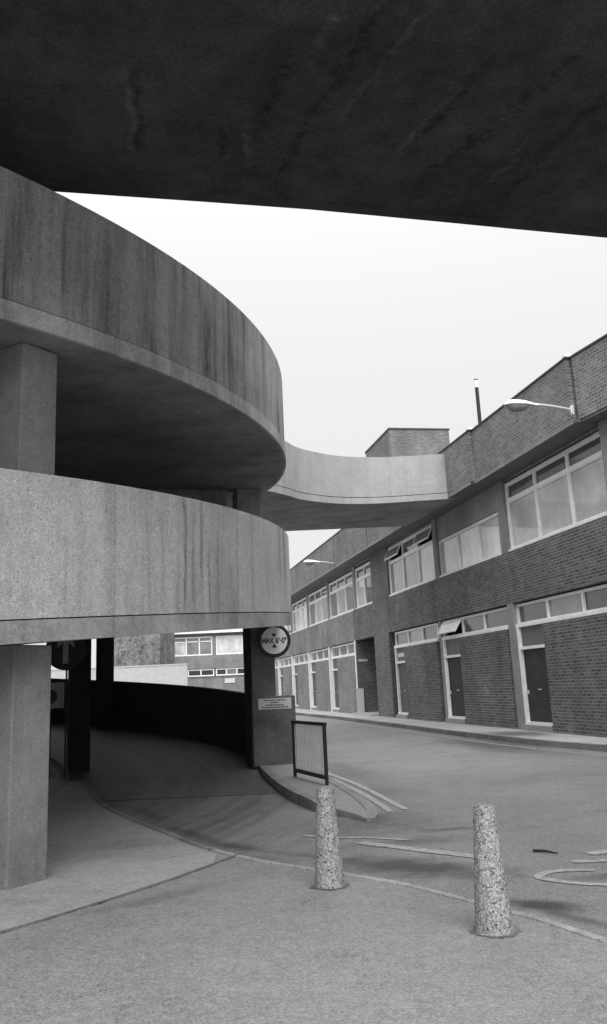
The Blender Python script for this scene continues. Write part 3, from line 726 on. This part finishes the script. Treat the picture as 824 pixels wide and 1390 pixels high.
# the window helper faces +y, so turn these round with a rotated child
fbr = fb
def flat_window(s0, s1, z0, z1, n, tz, mats, tm='glass_dark', fw=.12, y=.08):
    mb = MB(); xs = [s0+(s1-s0)*i/n for i in range(n+1)]
    mb.box(s0, s1, y, y+.1, z0, z0+fw).box(s0, s1, y, y+.1, z1-fw, z1)
    for i, x_ in enumerate(xs):
        a_, b_ = (x_, x_+fw) if i == 0 else ((x_-fw, x_) if i == n else (x_-fw*.5, x_+fw*.5)); mb.box(a_, b_, y+.002, y+.1, z0+fw, z1-fw)
    if tz: 
        for i in range(n): mb.box(xs[i]+fw, xs[i+1]-fw, y+.004, y+.1, tz-fw*.4, tz+fw*.4)
    fr = mb.build('window', M['white'], fb)
    for i in range(n):
        MB().box(xs[i]+fw*.5, xs[i+1]-fw*.5, y+.05, y+.07, z0+fw, (tz or z1-fw)-.0).build('pane', M[mats[i % len(mats)]], fr)
        if tz: MB().box(xs[i]+fw*.5, xs[i+1]-fw*.5, y+.05, y+.07, tz+fw*.4, z1-fw).build('pane', M[tm], fr)
flat_window(-9.58, -5.74, 4.8, 6.62, 3, 6.15, ('glass_curtain', 'glass_mid', 'glass_mid'), 'glass_mid')
flat_window(-5.38, -2.74, 4.8, 6.62, 1, None, ('glass_pale',))
flat_window(-2.28, 2.58, 4.8, 6.62, 3, 6.15, ('glass_mid',), 'glass_dark')
flat_window(-8.2, -5.6, 2.78, 3.48, 2, None, ('glass_dark',)); flat_window(-5.45, -2.35, 2.78, 3.48, 3, None, ('glass_dark', 'glass_mid', 'glass_dark'))
flat_window(-2.2, 2.4, 2.78, 3.48, 3, None, ('glass_dark',))
MB().box(-11.6, -10.1, .7, .79, 4.4, 6.2).build('window', M['glass_pale'], fb)
MB().box(-4.6, -3.6, .12, .19, 2.05, 2.5).build('name_plate', M['sign_pale'], fb)
rw = empty('rendered_building', (-14.7, 72.4, 0), 0, 'rough dark rendered gable wall to the left of the distant brick building', 'building')
MB().box(-2.3, 2.3, 0, 8, 0, 9.5).build('wall', M['rubble'], rw); MB().box(-2.35, 2.35, -.05, 8.05, 9.502, 9.6).build('coping', M['coping'], rw)
ww = MB().box(-14, 0, 0, .25, 0, 3.5).box(-14, .03, -.04, .29, 3.502, 3.6).build('white_wall', M['white_wall'], None, loc=(-9.85, 70.2, 0))
tag(ww, 'low whitewashed wall in front of the rough gable, just above the ramp wall', 'wall')

# ------------------------------------------------------------------ street lamps on the parapet
def make_lamp(s, side):
    base = P0+dS*s+nS*.60
    lm = empty('street_lamp', (base.x, base.y, 7.08), math.atan2(nS.y, nS.x))
    # local x = out over the street
    MB().box(0, .03, -.06, .06, -.10, .12).box(.03, .06, -.035, .035, -.06, .07).build('bracket', M['lamp_white'], lm, bevel=.008)
    arm = [(.05, 0, .02), (.25, 0, .06), (.5, 0, .10), (.8, 0, .125), (1.0, 0, .12)]
    MB().tube(arm, [.03, .026, .024, .024, .028], 10).build('arm', M['steel'], lm, smooth=True)
    # cobra-head: tapered shell above, glass bowl below
    v = MB(); n = 12; prof = [(.78, .035, .03), (.9, .05, .04), (1.02, .09, .06), (1.15, .125, .075), (1.35, .135, .085), (1.48, .115, .075), (1.56, .06, .045), (1.585, .01, .01)]
    for (x_, wy, hz) in prof:
        for k in range(n+1):
            a = math.pi*k/n; v.v.append((x_, wy*1.12*math.cos(a), .10+hz*1.5*math.sin(a)))
    for i in range(len(prof)-1):
        for k in range(n): b = i*(n+1); v.f.append((b+k, b+k+1, b+n+2+k, b+n+1+k))
        v.f.append((i*(n+1), (i+1)*(n+1), (i+1)*(n+1)+n, i*(n+1)+n))
    v.build('housing', M['lamp_white'], lm, smooth=True)
    g = MB(); prof = [(1.04, .06, .02), (1.1, .10, .09), (1.25, .12, .125), (1.4, .115, .12), (1.5, .08, .07), (1.54, .03, .02)]
    for (x_, wy, hz) in prof:
        for k in range(n+1):
            a = math.pi*k/n; g.v.append((x_, wy*1.12*math.cos(a), .098-hz*1.2*math.sin(a)))
    for i in range(len(prof)-1):
        for k in range(n): b = i*(n+1); g.f.append((b+k, b+n+1+k, b+n+2+k, b+k+1))
    g.build('bowl', M['lamp_glass'], lm, smooth=True)
    return lm
lamp = make_lamp(-1.28, 0)
tag(lamp, 'nearer cobra-head street lamp on an arm from the brick parapet at the right', 'street lamp', 'wall-mounted street lamps')
l2 = lamp.copy(); COL.objects.link(l2)
for ch in lamp.children:
    c_ = ch.copy(); COL.objects.link(c_); c_.parent = l2
b2 = P0+dS*21.83+nS*.60; l2.location = (b2.x, b2.y, 7.0)
tag(l2, 'smaller distant street lamp on the far parapet, seen under the curved bridge', 'street lamp', 'wall-mounted street lamps')

# ------------------------------------------------------------------ bollards
def bollard(loc, label, lean, h=.71, seed=0):
    o = empty('bollard', loc, seed, label, 'bollard', 'concrete bollards on the near pavement')
    prof = [(.112, -.02), (.11, .02)]+[(.108-.044*(i/14), .05+(h-.07)*i/14) for i in range(15)]+[(.058, h-.008), (.045, h), (.02, h+.004)]
    prof2 = []
    for i_ in range(len(prof)-1):
        for k_ in range(4):
            f_ = k_/4; prof2.append((prof[i_][0]*(1-f_)+prof[i_+1][0]*f_, prof[i_][1]*(1-f_)+prof[i_+1][1]*f_))
    prof2.append(prof[-1])
    b = MB().lathe(prof2, 90, .0045).build('shaft', M['aggregate'], o, smooth=True); 
    b.rotation_euler = lean
    # crumbled collar where it enters the asphalt
    c = MB(); n = 90; c.v.append((0, 0, .006))
    for k in range(n):
        a = TP*k/n; r = .14+.045*noise.noise(Vector((math.cos(a)*2+seed, math.sin(a)*2, seed)))+.03*noise.noise(Vector((math.cos(a)*7, math.sin(a)*7, seed))); c.v.append((r*math.cos(a), r*math.sin(a), .004))
    for k in range(n): c.f.append((0, 1+k, 1+(k+1) % n))
    c.build('collar', M['dirt'], o); return o
bollard((.99, 5.53, .06), 'nearer pebbled concrete bollard, right of the pair, at the pavement edge', (0, R(-.5), 0), .70, 1.3)
bollard((.06, 6.90, .06), 'farther pebbled concrete bollard, left of the pair, in front of the mesh barrier', (0, R(.3), 0), .69, 2.9)

# ------------------------------------------------------------------ pedestrian barrier
pa = Vector((-.34, 14.3, .12)); pb = Vector((.135, 12.95, .12)); L_ = (pb-pa).length
ba = empty('pedestrian_barrier', pa, math.atan2((pb-pa).y, (pb-pa).x), 'short black steel guard rail with thin upright bars beside the pier', 'barrier')
for x_ in (0, L_): MB().box(x_-.021, x_+.021, -.021, .021, -.02 if x_ else -.02, .80).build('post', M['black'] if x_ == 0 else M['black'], ba)
MB().box(-.05, L_+.045, -.024, .024, .802, .848).build('top_rail', M['black'], ba)
MB().box(.026, L_-.026, -.022, .022, .07, .125).build('bottom_rail', M['black'], ba)
for k in range(1, 21):
    MB().box(L_*k/21-.006, L_*k/21+.006, -.006, .006, .126, .801).build('bar', M['steel'], ba)

# ------------------------------------------------------------------ signs
def text_mesh(name, body, size, mat, parent, loc, rot=(R(90), 0, 0), ext=.004, off=.0, align='CENTER', sx=1.):
    cu = bpy.data.curves.new(name, 'FONT'); cu.body = body; cu.size = size; cu.extrude = ext; cu.offset = off
    cu.align_x = align; cu.align_y = 'CENTER'
    tmp = bpy.data.objects.new('tmp', cu); COL.objects.link(tmp)
    bpy.context.view_layer.update()
    me = bpy.data.meshes.new_from_object(tmp.evaluated_get(bpy.context.evaluated_depsgraph_get()))
    bpy.data.objects.remove(tmp); me.materials.clear(); me.materials.append(mat)
    o = bpy.data.objects.new(name, me); COL.objects.link(o); o.parent = parent; o.location = loc; o.rotation_euler = rot; o.scale = (sx, 1, 1)
    return o
def disc(mb, r, y0, y1, n=48, cx=0., cz=0.):
    b = len(mb.v)
    for yy in (y0, y1):
        for k in range(n): mb.v.append((cx+r*math.cos(TP*k/n), yy, cz+r*math.sin(TP*k/n)))
    mb.f.append(tuple(b+k for k in range(n))[::-1]); mb.f.append(tuple(b+n+k for k in range(n)))
    for k in range(n): k2 = (k+1) % n; mb.f.append((b+k, b+k2, b+n+k2, b+n+k))
    return mb
hs = empty('height_limit_sign', (-.675, 16.26, 2.325), R(4), 'round white headroom sign reading MAX 6\'-0" on the dark pier', 'sign')
disc(MB(), .305, -.0, .17).build('housing', M['black'], hs, smooth=True)
disc(MB(), .243, -.012, -.001).build('sign_face', M['sign_white'], hs, smooth=True)
LET = {'M': (1.0, [[(0, 0), (0, 1), (.5, .25), (1, 1), (1, 0)]]), 'A': (.95, [[(0, 0), (.5, 1), (1, 0)], [(.2, .33), (.8, .33)]]),
       'X': (.9, [[(0, 0), (1, 1)], [(0, 1), (1, 0)]]), ' ': (.3, []), "'": (.12, [[(.5, 1.05), (.3, .68)]]), '-': (.22, [[(0, .5), (1, .5)]]),
       '"': (.3, [[(.15, 1.05), (.15, .68)], [(.85, 1.05), (.85, .68)]]),
       '6': (.72, [[(.85, .93), (.5, 1), (.15, .75), (.02, .38), (.15, .08), (.5, 0), (.85, .08), (.97, .32), (.85, .55), (.5, .62), (.12, .48)]]),
       '0': (.75, [[(.5, 1), (.15, .85), (.02, .5), (.15, .15), (.5, 0), (.85, .15), (.98, .5), (.85, .85), (.5, 1)]])}
def lettering(body, h, total, wgt, mat, parent, y=-.016):
    gap = .26; ws = [LET[c][0] for c in body]; full = sum(ws)+gap*(len(body)-1); k = total/full; x_ = -total/2; mb = MB()
    for c in body:
        w_, strokes = LET[c]
        for st_ in strokes:
            for i in range(len(st_)-1):
                a_ = Vector((x_+st_[i][0]*w_*k, (st_[i][1]-.5)*h)); b_ = Vector((x_+st_[i+1][0]*w_*k, (st_[i+1][1]-.5)*h))
                d_ = (b_-a_).normalized(); a_ -= d_*wgt*.38; b_ += d_*wgt*.38; n_ = Vector((-d_.y, d_.x))*wgt/2
                y0 = y-.0004*i; bb_ = len(mb.v)
                for q_ in (a_-n_, b_-n_, b_+n_, a_+n_): mb.v.append((q_.x, y0, q_.y))
                for q_ in (a_-n_, b_-n_, b_+n_, a_+n_): mb.v.append((q_.x, y+.003, q_.y))
                mb.f += [tuple(bb_+j for j in f4) for f4 in ((0,1,2,3),(7,6,5,4),(0,4,5,1),(1,5,6,2),(2,6,7,3),(3,7,4,0))]
        x_ += (w_+gap)*k
    return mb.build('lettering', mat, parent)
lettering('MAX 6\'-0"', .09, .44, .0155, M['sign_black'], hs)
for s_ in (1, -1):
    m = MB(); q = [(-.05, .125*s_), (.05, .125*s_), (0, .055*s_)]
    m.v = [(x_, -.018, z_) for x_, z_ in q]+[(x_, -.013, z_) for x_, z_ in q]
    m.f = [(0, 1, 2), (3, 5, 4), (0, 3, 4, 1), (1, 4, 5, 2), (2, 5, 3, 0)]; m.build('triangle', M['sign_black'], hs)
nb = empty('notice_board', (-.705, 16.28, 1.20), R(4), 'small pale rectangular notice with four lines of text fixed across the pier', 'sign')
MB().box(-.30, .30, 0, .03, -.095, .095).build('panel', M['sign_pale'], nb, bevel=.004)
m = MB(); random.seed(3)
for zr, w in ((.062, .20), (.022, .07), (-.022, .17), (-.062, .24)):
    x_ = -w
    while x_ < w:
        ww_ = random.uniform(.014, .045); m.box(x_, min(x_+ww_, w), -.004, -.0005, zr-.010, zr+.010); x_ += ww_+.012
m.build('lettering', M['sign_black'], nb)
# direction sign hung from the soffit among the inner columns
az = empty('direction_sign', (-4.50, 16.2, 2.33), R(8), 'round dark sign with a white upward arrow hanging in the ramp mouth', 'sign')
disc(MB(), .37, 0, .04).build('disc', M['black'], az, smooth=True)
m = MB(); q = [(-.05, -.25), (.05, -.25), (.05, .13), (.15, .03), (.15, .13), (0, .28), (-.15, .13), (-.15, .03), (-.05, .13)]
m.v = [(x_, -.008, z_) for x_, z_ in q]+[(x_, -.001, z_) for x_, z_ in q]; nq = len(q)
m.f = [tuple(range(nq)), tuple(range(nq, 2*nq))[::-1]]+[(i, (i+1) % nq, nq+(i+1) % nq, nq+i) for i in range(nq)]
m.build('arrow', M['dull_white'], az)
MB().box(-.0, .03, .041, .07, -2.3, .3).build('post', M['black'], az)
sp = empty('square_sign', (-4.83, 16.4, 1.52), R(8), 'pale square panel with a dark disc, half hidden behind the near pillar', 'sign')
MB().box(-.25, .25, 0, .03, -.23, .23).build('panel', M['dull_white'], sp)
disc(MB(), .13, -.01, -.001, 32, 0, -.02).build('disc', M['black'], sp)
MB().box(-.02, .02, .031, .07, -1.5, .2).build('post', M['black'], sp)

# stick lying on the road
st = MB().tube([(0, 0, 0), (.08, -.055, .004), (.17, -.16, 0)], [.012, .011, .006], 6).build('stick', M['black'], None, loc=(1.85, 8.13, .014))
tag(st, 'thin dark stick lying on the asphalt to the right of the nearer bollard', 'stick')

# ------------------------------------------------------------------ light
w = bpy.data.worlds.new('World'); scene.world = w; w.use_nodes = True
nt = w.node_tree; bg = nt.nodes['Background']
sky = nt.nodes.new('ShaderNodeTexSky'); sky.sky_type = 'NISHITA'; sky.sun_disc = False
SUN_EL, SUN_AZ = 42., 171.      # azimuth clockwise from +Y
sky.sun_elevation = R(SUN_EL); sky.sun_rotation = R(SUN_AZ); sky.dust_density = 6.
bw = nt.nodes.new('ShaderNodeRGBToBW'); nt.links.new(sky.outputs[0], bw.inputs[0])
tc = nt.nodes.new('ShaderNodeTexCoord'); sx = nt.nodes.new('ShaderNodeSeparateXYZ'); nt.links.new(tc.outputs['Generated'], sx.inputs[0])
# overcast: even and pale low down, brighter overhead
pw = nt.nodes.new('ShaderNodeMath'); pw.operation = 'POWER'; pw.use_clamp = False; nt.links.new(sx.outputs[2], pw.inputs[0]); pw.inputs[1].default_value = 4.
mr = nt.nodes.new('ShaderNodeMapRange'); nt.links.new(pw.outputs[0], mr.inputs[0])
mr.inputs[1].default_value = 0; mr.inputs[2].default_value = 1; mr.inputs[3].default_value = 7.7; mr.inputs[4].default_value = 30.
ad = nt.nodes.new('ShaderNodeMath'); ad.operation = 'MULTIPLY_ADD'; ad.inputs[1].default_value = .05
nt.links.new(bw.outputs[0], ad.inputs[0]); nt.links.new(mr.outputs[0], ad.inputs[2])
nt.links.new(ad.outputs[0], bg.inputs['Color']); bg.inputs['Strength'].default_value = .1
sl = bpy.data.lights.new('sun', 'SUN'); sl.energy = 2.7; sl.angle = R(50); sl.color = (1, 1, 1)
so = bpy.data.objects.new('sun', sl); COL.objects.link(so)
sd = Vector((math.sin(R(SUN_AZ))*math.cos(R(SUN_EL)), math.cos(R(SUN_AZ))*math.cos(R(SUN_EL)), math.sin(R(SUN_EL))))
so.rotation_euler = sd.to_track_quat('Z', 'Y').to_euler(); so.location = (0, -5, 20)

# ------------------------------------------------------------------ camera
cd = bpy.data.cameras.new('camera'); co = bpy.data.objects.new('camera', cd); COL.objects.link(co)
p = R(13.35); r = R(-2.6)
fwd = Vector((0, math.cos(p), math.sin(p))); up0 = Vector((0, -math.sin(p), math.cos(p))); rt0 = Vector((1, 0, 0))
rt = rt0*math.cos(r)+up0*math.sin(r); up = -rt0*math.sin(r)+up0*math.cos(r)
mat = Matrix((rt, up, -fwd)).transposed().to_4x4(); mat.translation = (0, 0, 1.5); co.matrix_world = mat
cd.sensor_fit = 'HORIZONTAL'; cd.sensor_width = 24.; cd.lens = 24*1180/824; cd.shift_y = -45/824
cd.clip_start = .05; cd.clip_end = 1500
scene.camera = co
scene.render.engine = 'CYCLES'
scene.view_settings.view_transform = 'Standard'; scene.view_settings.look = 'None'
scene.view_settings.exposure = .12; scene.view_settings.gamma = 1; scene.view_settings.use_curve_mapping = False
